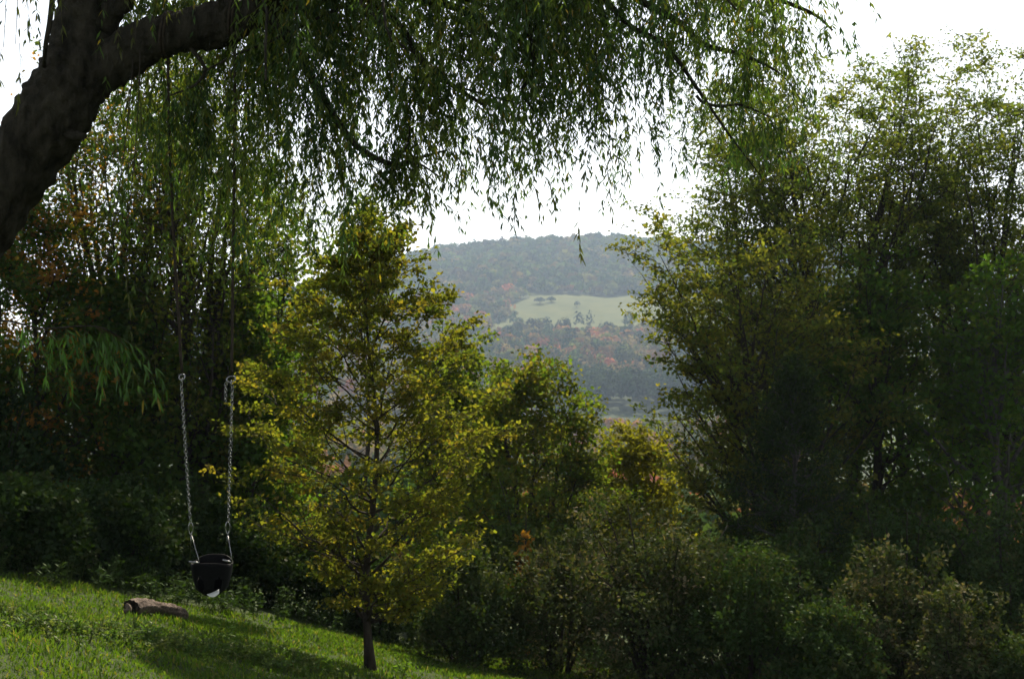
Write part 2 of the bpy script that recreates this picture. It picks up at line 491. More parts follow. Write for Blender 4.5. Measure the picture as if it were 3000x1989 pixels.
def make_bush(name, label, px, d, top, wpx, pal, n=9000, leaf=(.06, .035), dep=1.0, stems=14, group=None, mat=M_SHRUB, base=None, arch=.0, cat="shrub", clump=26):
    """A dome of arching stems and leaves; wpx is its half width in photo pixels."""
    b = G(px, d) if base is None else np.asarray(base, float)
    d = b[1]
    H = (994.5 - top) / F * d - b[2]
    W = wpx * d / F
    root = tag(empty(name, b), label, cat, group)
    # stems
    az = rng.uniform(0, 2 * np.pi, stems); ro = np.sqrt(rng.uniform(.02, .9, stems))
    hz = np.sqrt(np.maximum(1 - ro ** 2 * .85, .1)) * rng.uniform(.75, 1.12, stems)
    p0 = b + np.stack([np.cos(az) * .12 * W, np.sin(az) * .12 * W * dep, np.full(stems, -.05)], -1)
    p2 = b + np.stack([np.cos(az) * ro * W, np.sin(az) * ro * W * dep, hz * H], -1)
    p1 = p0 * .6 + p2 * .4 + np.array((0, 0, .3 * H))
    sp = bez(p0, p1, p2, 6)
    for i in range(stems):
        mb = MB(); tubes(mb, sp[i], np.linspace(.022, .006, 6) * max(.6, H / 2), 5)
        mb.build("stem", M_TWIG, root, b, smooth=True)
    # leaf clumps on the outside of several overlapping lobes
    n = int(n * 1.1)
    nc = max(n // clump, 1)
    lob = max(int(6 + W * 4), 5)
    la_ = np.arange(lob) * 2.39996 + rng.uniform(0, 6)
    lrad = np.sqrt((np.arange(lob) + .3) / lob) * .68
    lz = (1 - lrad ** 1.6 * .95) * rng.uniform(.45, .85, lob)
    lc = np.stack([np.cos(la_) * lrad, np.sin(la_) * lrad, lz], -1)
    ls_ = rng.uniform(.2, .4, lob)
    which = rng.choice(lob, nc, p=ls_ ** 2 / (ls_ ** 2).sum())
    dr = rdir(nc)
    dr[:, 2] = np.where(dr[:, 2] < -.3, -dr[:, 2], dr[:, 2])
    rad = rng.uniform(.5, 1, nc) ** .5 * rng.uniform(.85, 1.15, nc)
    u_ = lc[which] + dr * (ls_[which] * rad)[:, None] * np.array((1, 1, .85))
    low = rng.uniform(0, 1, nc) < .3                              # skirts hanging to the ground
    u_[low, 2] = rng.uniform(.0, .55, low.sum())
    u_[low, :2] *= rng.uniform(.9, 1.25, (low.sum(), 1))
    c = b + u_ * np.array((W, W * dep, H))
    sh = rng.uniform(0, 1, nc) < .2                                # leafy shoots arching out past the lobes
    si = rng.integers(0, stems, nc); sw = rng.uniform(.45, 1.22, nc)[:, None]
    tipv = sp[si, -1] - sp[si, -2]
    c_sh = np.where(sw < 1, sp[si, 2] + (sp[si, -1] - sp[si, 2]) * np.clip((sw - .45) / .55, 0, 1), sp[si, -1] + tipv * (sw - 1) * 2.2)
    c[sh] = c_sh[sh]
    pos = np.repeat(c, clump, 0) + rng.normal(0, 1, (nc * clump, 3)) * np.array((.062, .062, .055)) * max(W, .5)
    pos[:, 2] = np.maximum(pos[:, 2], ground(pos[:, 0], pos[:, 1]) + .02)
    nn = len(pos)
    cc = np.repeat(pick(pal, nc) * rng.uniform(.8, 1.25, (nc, 1)), clump, 0) * .6 + pick(pal, nn) * .4
    cc = cc * rng.uniform(.7, 1.3, (nn, 1))
    ax = nrm(np.repeat(dr, clump, 0) * .5 + rng.normal(0, .7, (nn, 3)))
    no = nrm(rng.normal(0, .5, (nn, 3)) + np.repeat(dr, clump, 0) * .8 + np.array((0, 0, .5)))
    sz = rng.uniform(.65, 1.3, nn)
    mb = MB(); leaves(mb, pos, ax, no, leaf[0] * 1.2 * sz, leaf[1] * 1.25 * sz, cc)
    tag(mb.build("foliage", mat, root, b), kind="stuff")
    return root

YG = [(.095, .105, .022, 4), (.12, .112, .024, 3), (.06, .085, .02, 3), (.16, .115, .026, 1.0)]
MG = [(.05, .09, .016, 5), (.07, .10, .018, 3), (.10, .105, .02, 1.5)]
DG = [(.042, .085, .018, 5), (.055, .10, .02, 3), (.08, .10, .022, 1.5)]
OG = [(.045, .08, .018, 5), (.07, .085, .02, 3), (.26, .10, .025, 1.0), (.32, .15, .03, .8)]
LOC = [(.055, .088, .024, 5), (.075, .10, .028, 4), (.105, .11, .03, 2)]

def orange_patch(pos, cc):
    """Branches that have turned orange, in patches through the crown."""
    w = wob(pos[:, 0] + pos[:, 1] * .3, pos[:, 2] * 1.3, .55, 4)
    k = np.clip((w - .38) * 6, 0, 1)[:, None] * (rng.uniform(0, 1, (len(pos), 1)) < .75)
    return cc * (1 - k) + np.array((.25, .125, .03)) * k

make_tree("young_tree", "slender young tree with yellow-green leaves growing from the lawn's edge, centre", 1090, 17.5, 640,
    [(.0, 60), (.13, 120), (.2, 230), (.28, 290), (.42, 390), (.56, 380), (.68, 330), (.8, 235), (.92, 110), (1, 30)], YG,
    nl=46, ns=7, nt=5, k=21, leaf=(.062, .046), r0=.055, t0=.14, rise=.17, sig=.055, flat=.39, base=hit(1088, 1962))
make_tree("spreading_tree", "mid-green spreading tree behind the right side of the slender young tree", 1560, 27, 1085,
    [(.1, 60), (.3, 200), (.5, 240), (.75, 220), (.9, 160), (1, 70)], YG + MG[:2], stems=3, nl=38, ns=7, nt=4, k=26, leaf=(.09, .07), r0=.13, t0=.2, sig=.12, flat=.5)
make_tree("small_yellow_tree", "small bright yellow-green tree in the gap before the far wood", 1865, 33, 1265,
    [(.1, 50), (.35, 110), (.6, 140), (.85, 110), (1, 40)], [(.15, .14, .018, 3), (.12, .12, .018, 2)], stems=2, nl=26, ns=6, nt=4, k=26, leaf=(.10, .075), r0=.10, t0=.3, sig=.13, flat=.45)
make_tree("round_tree", "rounded green tree peeping over the young tree's right shoulder", 1340, 30, 1000,
    [(.1, 90), (.4, 150), (.7, 150), (.9, 100), (1, 40)], MG + YG[:1], stems=2, nl=28, ns=7, nt=4, k=24, leaf=(.095, .072), r0=.13, t0=.25, sig=.13, flat=.5)
# left group
make_tree("autumn_tree", "tree with orange-flecked leaves and fanned upright stems behind the willow trunk", 330, 25, 170,
    [(.1, 60), (.3, 170), (.5, 240), (.75, 250), (.9, 190), (1, 80)], OG, nl=44, ns=7, nt=4, k=16, leaf=(.085, .065), r0=.13, t0=.3, rise=.3, sig=.11, stems=4, patch=orange_patch)
make_tree("autumn_tree", "tree with orange and green leaves at the photograph's left edge, below the willow trunk", 60, 22.5, 570,
    [(.05, 100), (.3, 220), (.6, 240), (.85, 180), (1, 60)], OG + DG[:1], nl=36, ns=8, nt=4, k=22, leaf=(.085, .065), r0=.12, t0=.12, sig=.11, stems=2, patch=orange_patch)
make_tree("tall_dark_tree", "tall dark tree with bare upright stems behind the swing's ropes", 570, 24, 190,
    [(.1, 40), (.3, 160), (.5, 200), (.75, 220), (.9, 170), (1, 80)], MG + YG[:2], nl=44, ns=7, nt=4, k=17, leaf=(.085, .065), r0=.16, t0=.28, rise=.3, sig=.11, stems=3)
make_tree("leaning_tree", "slender tree with sky-dotted leaves behind the willow's lower fringe", 800, 27, 540,
    [(.1, 40), (.4, 110), (.7, 140), (.9, 110), (1, 50)], MG, nl=26, ns=7, nt=4, k=16, leaf=(.09, .07), r0=.11, t0=.35, rise=.25, sig=.12, stems=2)
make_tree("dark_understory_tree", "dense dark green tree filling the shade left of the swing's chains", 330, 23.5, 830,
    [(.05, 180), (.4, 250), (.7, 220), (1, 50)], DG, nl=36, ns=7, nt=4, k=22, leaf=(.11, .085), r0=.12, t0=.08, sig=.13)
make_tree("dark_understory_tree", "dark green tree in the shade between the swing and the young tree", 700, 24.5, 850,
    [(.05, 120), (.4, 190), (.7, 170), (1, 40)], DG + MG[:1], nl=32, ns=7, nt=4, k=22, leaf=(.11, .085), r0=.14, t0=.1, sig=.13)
make_tree("slim_tree", "narrow leafy spire rising behind the top of the slender young tree", 1065, 23, 590,
    [(.1, 50), (.5, 80), (.75, 66), (.9, 48), (1, 15)], MG + YG[:1], nl=24, ns=4, nt=4, k=10, leaf=(.075, .055), r0=.06, t0=.74, rise=.1, sig=.08)
# right group
make_tree("locust_tree", "airy tree with a low limb reaching left over the valley view", 2330, 27, 680,
    [(.15, 100), (.35, 200), (.5, 300), (.65, 390), (.8, 420), (.92, 360), (1, 220)], LOC + YG[:2], nl=36, ns=8, nt=4, k=22, leaf=(.10, .065), r0=.15, t0=.3, rise=.3, sig=.11, flat=.25, yd=.6, topx=2130, mat=M_LOC)
make_tree("locust_tree", "tallest feathery tree, forked high against the sky, right of centre", 2430, 31, 195,
    [(.2, 100), (.5, 230), (.62, 310), (.75, 370), (.87, 370), (.95, 330), (1, 240)], LOC, nl=48, ns=8, nt=4, k=38, leaf=(.092, .055), r0=.2, t0=.45, rise=.26, sig=.14, flat=.28, stems=3, mat=M_LOC)
make_tree("locust_tree", "tall feathery tree at the photograph's right edge", 2920, 31, 205,
    [(.2, 100), (.45, 200), (.65, 270), (.85, 300), (.95, 240), (1, 150)], LOC, nl=46, ns=8, nt=4, k=38, leaf=(.092, .055), r0=.21, t0=.4, rise=.26, sig=.14, flat=.28, stems=3, mat=M_LOC)
make_tree("locust_tree", "feathery tree with a rounded top between the willow's tips and the tallest tree", 2200, 33, 290,
    [(.2, 80), (.45, 150), (.65, 190), (.85, 180), (1, 90)], LOC, nl=26, ns=7, nt=4, k=32, leaf=(.098, .058), r0=.17, t0=.4, rise=.26, sig=.14, flat=.28, stems=2, mat=M_LOC)
make_tree("locust_tree", "feathery tree filling the gap between the two tallest right trees", 2690, 34, 240,
    [(.2, 90), (.45, 190), (.65, 220), (.85, 230), (1, 120)], LOC + DG[:1], nl=30, ns=7, nt=4, k=32, leaf=(.098, .058), r0=.19, t0=.3, rise=.28, sig=.14, flat=.28, stems=2, mat=M_LOC)
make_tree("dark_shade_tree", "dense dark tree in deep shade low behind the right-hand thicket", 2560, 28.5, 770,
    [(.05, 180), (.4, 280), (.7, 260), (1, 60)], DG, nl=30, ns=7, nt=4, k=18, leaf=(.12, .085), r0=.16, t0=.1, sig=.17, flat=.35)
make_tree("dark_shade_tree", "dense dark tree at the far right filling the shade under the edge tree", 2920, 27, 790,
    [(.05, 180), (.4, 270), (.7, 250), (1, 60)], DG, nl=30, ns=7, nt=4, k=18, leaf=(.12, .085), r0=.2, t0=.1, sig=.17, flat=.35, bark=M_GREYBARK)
make_tree("sparse_evergreen", "drooping dark evergreen with bare lower twigs beside the valley view", 2320, 24.5, 1060,
    [(.05, 220), (.3, 240), (.6, 170), (.85, 80), (1, 10)], [(.022, .04, .018, 2), (.035, .05, .024, 1)], nl=40, ns=7, nt=4, k=17, leaf=(.09, .038), r0=.11, t0=.06, rise=.1, sig=.1, droop=.25, bark=M_GREYBARK)

# ------------------------------------------------------------------ shrubs
SH = [(.034, .052, .016, 4), (.052, .062, .022, 3), (.11, .095, .05, .9), (.18, .14, .09, .5)]
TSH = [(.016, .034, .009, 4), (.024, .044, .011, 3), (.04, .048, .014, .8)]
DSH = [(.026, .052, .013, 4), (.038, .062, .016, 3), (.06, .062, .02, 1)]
make_bush("bramble_shrub", "large rounded shrub with pale-tipped leaves right of the valley view's foot", 1940, 19.8, 1480, 360, SH, 20000, (.052, .033), stems=22)
make_bush("bramble_shrub", "shaded near side of the large pale-tipped shrub, built as a separate dark dome", 2190, 18.6, 1640, 280, DSH, 15000, (.05, .032), stems=18)  # shade on the big shrub's near side, put into darker leaves
make_bush("bramble_shrub", "low pale-leaved shrub at the lower right below the dark trees", 2590, 19, 1610, 270, SH, 13000, (.058, .038), stems=18)
make_bush("bramble_shrub", "small pale shrub at the foot of the low pale-leaved one, lower right", 2800, 17.8, 1730, 190, SH, 8000, (.05, .032), stems=14)
make_bush("bramble_shrub", "shrub cut by the photograph's lower right corner", 3010, 17.5, 1800, 200, DSH + SH[:2], 8000, (.05, .032), stems=14)
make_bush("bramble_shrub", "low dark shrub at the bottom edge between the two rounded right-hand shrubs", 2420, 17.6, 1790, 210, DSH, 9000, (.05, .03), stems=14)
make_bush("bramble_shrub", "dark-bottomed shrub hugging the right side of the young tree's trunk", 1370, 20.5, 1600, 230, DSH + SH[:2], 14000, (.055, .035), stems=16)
make_bush("bramble_shrub", "shrub between the trunk-side thicket and the large rounded shrub", 1640, 21, 1580, 210, SH, 12000, (.048, .03), stems=14)
make_bush("viburnum_shrub", "tall shrub with one orange-tinted branch behind the thicket", 1580, 25, 1400, 240, MG + SH[:1], 12000, (.07, .045), stems=14)
make_bush("orange_sapling", "small sapling with bright orange leaves among the green shrubs", 1535, 23.8, 1500, 48, [(.38, .17, .03, 2), (.30, .16, .03, 2), (.12, .11, .02, 1)], 900, (.07, .045), stems=5, clump=12)
make_bush("viburnum_shrub", "yellow-green shrub below the small yellow tree", 1890, 27, 1440, 260, YG + SH[:1], 10000, (.075, .05), stems=12)
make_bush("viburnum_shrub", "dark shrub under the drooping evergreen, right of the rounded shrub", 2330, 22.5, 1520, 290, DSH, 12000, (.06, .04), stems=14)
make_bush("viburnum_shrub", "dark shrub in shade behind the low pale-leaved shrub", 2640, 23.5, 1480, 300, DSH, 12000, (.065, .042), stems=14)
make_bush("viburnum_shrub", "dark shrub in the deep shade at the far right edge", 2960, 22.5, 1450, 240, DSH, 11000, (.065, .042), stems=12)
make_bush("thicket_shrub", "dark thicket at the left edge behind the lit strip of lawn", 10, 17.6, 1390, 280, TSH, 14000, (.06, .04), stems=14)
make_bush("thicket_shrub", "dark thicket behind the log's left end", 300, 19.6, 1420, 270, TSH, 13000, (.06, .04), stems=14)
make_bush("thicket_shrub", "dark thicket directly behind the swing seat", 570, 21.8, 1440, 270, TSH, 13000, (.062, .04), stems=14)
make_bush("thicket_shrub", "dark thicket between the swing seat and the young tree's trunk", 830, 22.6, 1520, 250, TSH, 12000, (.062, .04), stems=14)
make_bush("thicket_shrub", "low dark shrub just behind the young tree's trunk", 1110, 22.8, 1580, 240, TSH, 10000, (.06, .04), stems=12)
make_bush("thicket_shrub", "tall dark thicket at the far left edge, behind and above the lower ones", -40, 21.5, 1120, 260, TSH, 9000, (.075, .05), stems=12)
make_bush("fern_clump", "bright green fern-like clump in the shade left of the swing", 420, 19.8, 1490, 34, [(.06, .13, .02, 2), (.09, .15, .02, 1)], 260, (.13, .05), stems=6, clump=8)
make_bush("fern_clump", "smaller bright green clump beside the fern-like one", 310, 19.6, 1560, 40, [(.05, .12, .02, 2)], 200, (.12, .05), stems=5, clump=8)

# ------------------------------------------------------------------ willow
def rough_bark(seed, amp):
    def f(t, th):
        v = (np.abs(np.sin(th * 7 + 3.1 * np.sin(t * 31 + seed) + t * 11)) * .5
             + np.abs(np.sin(th * 11 - 2.3 * np.sin(t * 23 + seed * 2) + 1.3)) * .35
             + .5 * np.sin(t * 140 + 2 * np.sin(th * 3 + seed) + th * 2) * .4
             + .35 * np.sin(t * 37 + th * 2 + seed) + .25 * np.sin(t * 260 + th * 5 + seed))
        return 1 + amp * (v - .45)
    return f

WB = np.array([P(-395, 1835, 11.2)[0], 11.2, 0.0]); WB[2] = float(ground(WB[0], WB[1]))
willow = tag(empty("willow_tree", WB), "large leaning willow with a thick dark trunk and drooping narrow leaves", "tree")
def wlimb(rows, n, sides, name, amp, seed, mat=M_BARK):
    """rows: px, py, distance, radius in photo pixels"""
    p = smooth_path(rows, n)
    pts = np.stack([P(a, b, c) for a, b, c, _ in p])
    rad = p[:, 3] * p[:, 2] / F
    mb = MB(); tubes(mb, pts, rad, sides, bumpy=rough_bark(seed, amp) if amp else None)
    mb.build(name, mat, willow, WB, smooth=True)
    return pts, rad
zb = -(WB[2] - .25) / 11.2 * F + 994.5
wlimb([(-400, zb, 11.2, 170), (-385, 1700, 11.2, 125), (-350, 1400, 11.2, 112), (-270, 1080, 11.2, 106), (-140, 790, 11.1, 102), (0, 575, 11.1, 99), (112, 405, 11.0, 98),
       (192, 270, 11.0, 104), (240, 170, 11.0, 96), (246, 60, 11.0, 80), (262, -60, 11.0, 74), (300, -260, 10.9, 66), (380, -560, 10.7, 55), (520, -900, 10.6, 38), (700, -1200, 10.6, 18)], 220, 56, "trunk", .17, 1.0)
main_pts, _ = wlimb([(170, 330, 11.0, 60), (250, 240, 10.97, 70), (335, 185, 10.95, 66), (430, 122, 10.92, 60), (540, 92, 10.9, 60), (650, 70, 10.9, 62), (760, 20, 10.9, 56), (900, -70, 11.0, 48),
       (1120, -190, 11.1, 40), (1420, -280, 11.3, 33), (1750, -290, 11.5, 26), (2060, -200, 11.7, 18), (2300, -60, 11.9, 9)], 200, 48, "limb", .17, 2.0)
up1, _ = wlimb([(262, -60, 11.0, 60), (420, -330, 11.4, 46), (700, -560, 12.2, 36), (1050, -700, 13.0, 26), (1400, -680, 13.6, 14)], 60, 20, "limb", .1, 3.0)
up2, _ = wlimb([(300, -260, 10.9, 50), (180, -520, 10.2, 38), (60, -700, 9.5, 26), (-80, -760, 9.0, 12)], 50, 16, "limb", .1, 4.0)
up3, _ = wlimb([(760, 20, 10.9, 34), (900, -180, 10.3, 28), (1150, -320, 9.7, 22), (1450, -330, 9.3, 14)], 50, 16, "limb", .1, 5.0)
# stub and snag on the trunk's underside, a torn knob on the upper stem
wlimb([(190, 395, 10.9, 16), (222, 398, 10.8, 15), (246, 400, 10.75, 9)], 10, 9, "stub", .3, 6.0)
wlimb([(300, 70, 10.95, 44), (335, 30, 10.9, 32), (372, -8, 10.85, 26), (440, -120, 10.8, 20), (560, -300, 10.6, 12)], 24, 16, "limb", .25, 7.0)

# drooping branches seen against the sky: px, py, distance, radius px
SEEN = [
 [(1400, -275, 11.3, 16), (1560, -140, 11.3, 13), (1700, -60, 11.2, 10), (1790, 20, 11.2, 9), (1850, 80, 11.1, 8), (1950, 135, 11.1, 7), (2060, 285, 11.0, 5), (2140, 400, 11.0, 3.5), (2240, 530, 11.0, 1)],
 [(1560, -285, 11.4, 17), (1760, -90, 11.4, 13), (1890, 10, 11.4, 11), (1990, 65, 11.4, 10), (2060, 130, 11.4, 9), (2170, 160, 11.4, 6), (2290, 220, 11.4, 3), (2370, 330, 11.4, 1)],
 [(900, -70, 11.0, 20), (1060, -20, 11.0, 15), (1180, 90, 11.0, 12), (1230, 170, 11.0, 10), (1310, 240, 11.0, 8), (1420, 310, 11.0, 5)],
 [(1000, -130, 11.1, 18), (1180, -20, 11.2, 14), (1340, 25, 11.2, 12), (1480, 120, 11.2, 9), (1560, 90, 11.2, 8), (1600, 80, 11.2, 5)],
 [(760, 20, 10.9, 16), (850, 120, 10.8, 14), (930, 260, 10.8, 12), (1020, 400, 10.8, 10), (1085, 455, 10.8, 9), (1160, 482, 10.8, 7), (1230, 462, 10.8, 5), (1310, 440, 10.8, 3)],
 [(1150, 484, 10.8, 5), (1220, 478, 10.8, 4), (1290, 520, 10.8, 2)],
 [(1165, 470, 10.8, 4), (1195, 420, 10.8, 3), (1200, 370, 10.8, 2)],
 [(2040, 280, 11.0, 5), (2060, 300, 11.0, 5), (2110, 312, 11.0, 5), (2170, 308, 11.0, 4), (2260, 345, 11.0, 2)],
 [(1240, 190, 11.0, 6), (1300, 210, 10.9, 5), (1290, 220, 10.9, 4), (1330, 250, 10.9, 4), (1500, 300, 10.9, 2)],
 [(1500, -280, 11.3, 14), (1530, -100, 11.0, 11), (1545, 60, 10.9, 9), (1565, 200, 10.9, 7), (1530, 270, 10.9, 5), (1570, 330, 10.9, 3)],
 [(540, 120, 10.9, 7), (600, 200, 10.8, 6), (570, 250, 10.8, 4), (500, 280, 10.8, 2)],
 [(190, -300, 10.4, 10), (160, -60, 10.6, 9), (146, 60, 10.6, 8), (134, 130, 10.6, 7), (128, 200, 10.8, 6)],
 [(1650, -290, 11.5, 15), (1700, -120, 11.7, 12), (1760, 20, 11.8, 9), (1790, 170, 11.8, 5)],
 [(1900, -250, 11.6, 15), (2080, -120, 11.5, 11), (2240, -20, 11.5, 8), (2380, 40, 11.5, 5), (2440, 90, 11.5, 3)],
]
carriers = []           # (points) that hanging twigs may start from
for i, rows in enumerate(SEEN):
    pts, _ = wlimb(rows, 26, 7, "branch", .0, 10.0 + i)
    if i not in (11,): carriers.append(pts)

# further branches spread through the crown's depth
BX = np.array([330, 400, 480, 560, 640, 700, 800, 900, 1000, 1060, 1100, 1200, 1300, 1400, 1445, 1475, 1530, 1555, 1570, 1640, 1670, 1720, 1780, 1820, 1860, 1900, 1960, 2000, 2060, 2140, 2220, 2280, 2340, 2400, 2470.])
BY = np.array([260, 430, 600, 700, 760, 800, 820, 800, 720, 620, 560, 600, 590, 540, 420, 330, 330, 540, 600, 600, 470, 440, 560, 540, 450, 340, 350, 300, 260, 420, 520, 480, 330, 170, 60.])
def bottom(x): return np.interp(x, BX, BY) * (1 + .16 * wob(np.asarray(x, float), 0 * np.asarray(x, float), 38, 6))
sup = [main_pts[60:], up1[10:], up3[8:]]
for i in range(46):
    s = sup[[0, 0, 1, 2][i % 4]]
    j = int(rng.integers(2, len(s) - 2))
    a = s[j]
    tx = 420 + 2000 * ((i * .618034) % 1)
    td = rng.uniform(9.3, 14.6)
    ty = bottom(tx) * rng.uniform(-.1, .5) - 120
    c = P(tx, ty, td)
    mid = (a + c) / 2 + np.array((0, 0, rng.uniform(.25, .8)))
    pts = bez(a, mid, c, 18) + rng.normal(0, .012, (18, 3))
    rad = np.linspace(.03, .008, 18)
    mb = MB(); tubes(mb, pts, rad, 6); mb.build("branch", M_BARK, willow, WB, smooth=True)
    carriers.append(pts)
# crown above the frame
high = []
for i in range(34):
    s = [up1, up2, main_pts[90:], up3][i % 4]
    a = s[int(rng.integers(len(s) // 3, len(s) - 1))]
    c = a + np.array((rng.uniform(-2.2, 2.6), rng.uniform(-2.0, 4.2), rng.uniform(-.3, 1.2)))
    mid = (a + c) / 2 + np.array((0, 0, rng.uniform(.4, 1.0)))
    pts = bez(a, mid, c, 12)
    mb = MB(); tubes(mb, pts, np.linspace(.035, .008, 12), 5); mb.build("branch", M_BARK, willow, WB, smooth=True)
    high.append(pts)

WCOL = np.array([(.045, .082, .022), (.06, .095, .022), (.08, .105, .022), (.035, .068, .026)])
def strand(mb_leaf, start, length, drift, step=.022, lw=(.080, .0155), colr=None, bare=.05, kink=1.0, fine=False):
    """One hanging twig with alternate narrow leaves. Returns the twig's path."""
    n = max(int(length / .11), 4)
    t = np.linspace(0, 1, n)[:, None]
    sway = np.array((drift[0], drift[1], 0))
    ph = rng.uniform(0, 6, 2)
    curl = np.stack([np.sin(t[:, 0] * 4 + ph[0]) - math.sin(ph[0]), np.sin(t[:, 0] * 3.3 + ph[1]) - math.sin(ph[1]), 0 * t[:, 0]], -1) * .035 * kink * length
    path = start + np.array((0, 0, -1)) * length * t ** 1.15 + sway * length * (1 - (1 - t) ** 2) + curl + rng.normal(0, .006, (n, 3)) * t
    m = max(int(length / step), 4)
    s = np.sort(rng.uniform(bare, 1, m)) * (n - 1)
    i0 = np.minimum(s.astype(int), n - 2)
    pos = path[i0] + (path[i0 + 1] - path[i0]) * (s - i0)[:, None]
    az = np.arange(m) * 2.4 + rng.uniform(-.6, .6, m)
    out = np.stack([np.cos(az), np.sin(az), np.zeros(m)], -1)
    tdir = nrm(path[i0 + 1] - path[i0])
    ax = nrm(out * rng.uniform(.25, 1.0, (m, 1)) + tdir * .6 + np.array((0, 0, -.45)))
    no = nrm(out + rng.normal(0, .5, (m, 3)) + np.array((0, 0, .5)))
    base = WCOL[rng.integers(0, 4)] if colr is None else np.asarray(colr)
    cc = base * rng.uniform(.7, 1.35, (m, 1))
    old = rng.uniform(0, 1, m) < .025
    cc[old] = (.17, .13, .02)
    sz = rng.uniform(.55, 1.2, m)
    leaves(mb_leaf, pos, ax, no, lw[0] * sz, lw[1] * rng.uniform(.8, 1.25, m), cc, fine=fine)
    return path

def twig_tube(mb, path, r=.0022):
    tubes(mb, path, np.linspace(r, r * .5, len(path)), 3, cap=False)

crown = MB(); twigs = MB()
allp = np.concatenate(carriers)
apx = allp[:, 0] / allp[:, 1] * F + 1500; apy = 994.5 - allp[:, 2] / allp[:, 1] * F
okp = np.where((apx > 330) & (apx < 2470) & (apy < bottom(apx) - 40))[0]
# thin out: even spread over x
bins = np.clip(((apx[okp] - 330) / 2140 * 54).astype(int), 0, 53)
wgt = 1 / np.bincount(bins, minlength=54)[bins]
dens = np.interp(apx[okp], [330, 420, 560, 1000, 1300, 1420, 1470, 1560, 1650, 1720, 1900, 2100, 2300, 2400, 2470], [.35, .6, 1.0, 1.1, 1.0, .8, .55, 1.5, 1.2, .85, .8, .9, .9, .8, .4])
wgt = wgt * dens * np.exp(2.3 * wob(apx[okp], apy[okp], 85, 9)); wgt /= wgt.sum()
NSTR = 740
for i in rng.choice(okp, NSTR, p=wgt):
    p0 = allp[i] + rng.normal(0, .05, 3)
    d = p0[1]; x = p0[0] / d * F + 1500; y = 994.5 - p0[2] / d * F
    dr = rng.normal(0, .2, 2)
    if x < 860 and y < 120: p0[1] = d = max(d, 11.45); p0[0] = (x - 1500) / F * d; p0[2] = (994.5 - y) / F * d
    maxl = (bottom(x) - y) * d / F
    if maxl < .12: continue
    L = min(maxl * rng.uniform(.25, .9) if rng.uniform() < .82 else maxl * rng.uniform(1.0, 1.12), 2.3)
    L = max(L, .15)
    c = WCOL[rng.integers(0, 4)] * rng.uniform(.8, 1.25)
    pth = strand(crown, p0, L, dr, step=.026, colr=c)
    twig_tube(twigs, pth)
    for q in range(int(L / .16)):                       # side twigs fan out from it
        j = rng.integers(0, len(pth) - 1)
        l2 = min(rng.uniform(.15, .5), max((bottom(x) - (994.5 - pth[j, 2] / d * F)) * d / F, .1))
        p2 = strand(crown, pth[j], l2, rng.normal(0, .42, 2), step=.022, colr=c)
# short leafy sprigs directly on the branches
for i in rng.choice(okp, 700, p=wgt):
    p0 = allp[i] + rng.normal(0, .1, 3)
    if p0[0] / p0[1] * F + 1500 < 860 and p0[1] < 11.4: continue
    strand(crown, p0, rng.uniform(.15, .4), rng.normal(0, .5, 2), step=.02)
# crown above and behind
hp = np.concatenate(high)
for i in rng.integers(0, len(hp), 620):
    p0 = hp[i] + rng.normal(0, .1, 3)
    py_ = 994.5 - p0[2] / max(p0[1], 1) * F
    L = rng.uniform(.4, 1.5)
    x = p0[0] / max(p0[1], 1) * F + 1500
    L = min(L, max((bottom(np.clip(x, 400, 2400)) * .6 - py_) * p0[1] / F, .2))
    if x < 330: L = min(L, max((120 - py_) * p0[1] / F, .2))
    if x > 2400:
        if py_ > -120: continue
        L = min(L, max((-60 - py_) * p0[1] / F, .1))
    strand(crown, p0, L, rng.normal(0, .08, 2), step=.03)
tag(crown.build("crown", M_WILLOW, willow, WB), "mass of drooping narrow green leaves", kind="stuff")
tag(twigs.build("hanging_twig", M_TWIG, willow, WB), kind="stuff")

# single sprays that can be picked out, each its own part: start px, py, distance, end px, end py
SPRAYS = [(1080, 470, 10.7, 1195, 680, 2), (1205, 480, 10.7, 1275, 665, 2), (1290, 440, 10.7, 1350, 640, 2), (1370, 380, 10.7, 1440, 590, 2), (1330, 420, 10.8, 1372, 550, 1),
          (1580, 520, 10.8, 1625, 650, 3), (1555, 480, 10.8, 1500, 615, 2), (1740, 460, 11.0, 1728, 750, 1), (1778, 400, 11.0, 1805, 640, 2), (1850, 330, 11.0, 1880, 500, 1),
          (1700, 400, 11.0, 1660, 530, 1), (1960, 300, 11.0, 1945, 370, 1), (2045, 290, 11.0, 2050, 540, 1), (2120, 380, 11.0, 2060, 580, 1), (60, -40, 10.3, 52, 110, 2), (45, 130, 10.3, 38, 330, 1), (10, 140, 10.3, 18, 250, 1),
          (170, -20, 10.5, 150, 110, 2), (360, -30, 10.7, 410, 110, 3), (470, -40, 10.7, 455, 60, 2), (560, -40, 10.7, 545, 40, 3), (365, 700, 10.2, 350, 960, 1), (310, 780, 10.2, 300, 850, 1), (345, 80, 10.7, 350, 170, 2),
          (1470, 300, 11, 1500, 480, 1), (2420, -30, 11.5, 2470, 35, 3), (2300, 200, 11.5, 2330, 330, 2), (420, 200, 10.8, 405, 430, 2), (385, 240, 10.7, 375, 330, 2)]
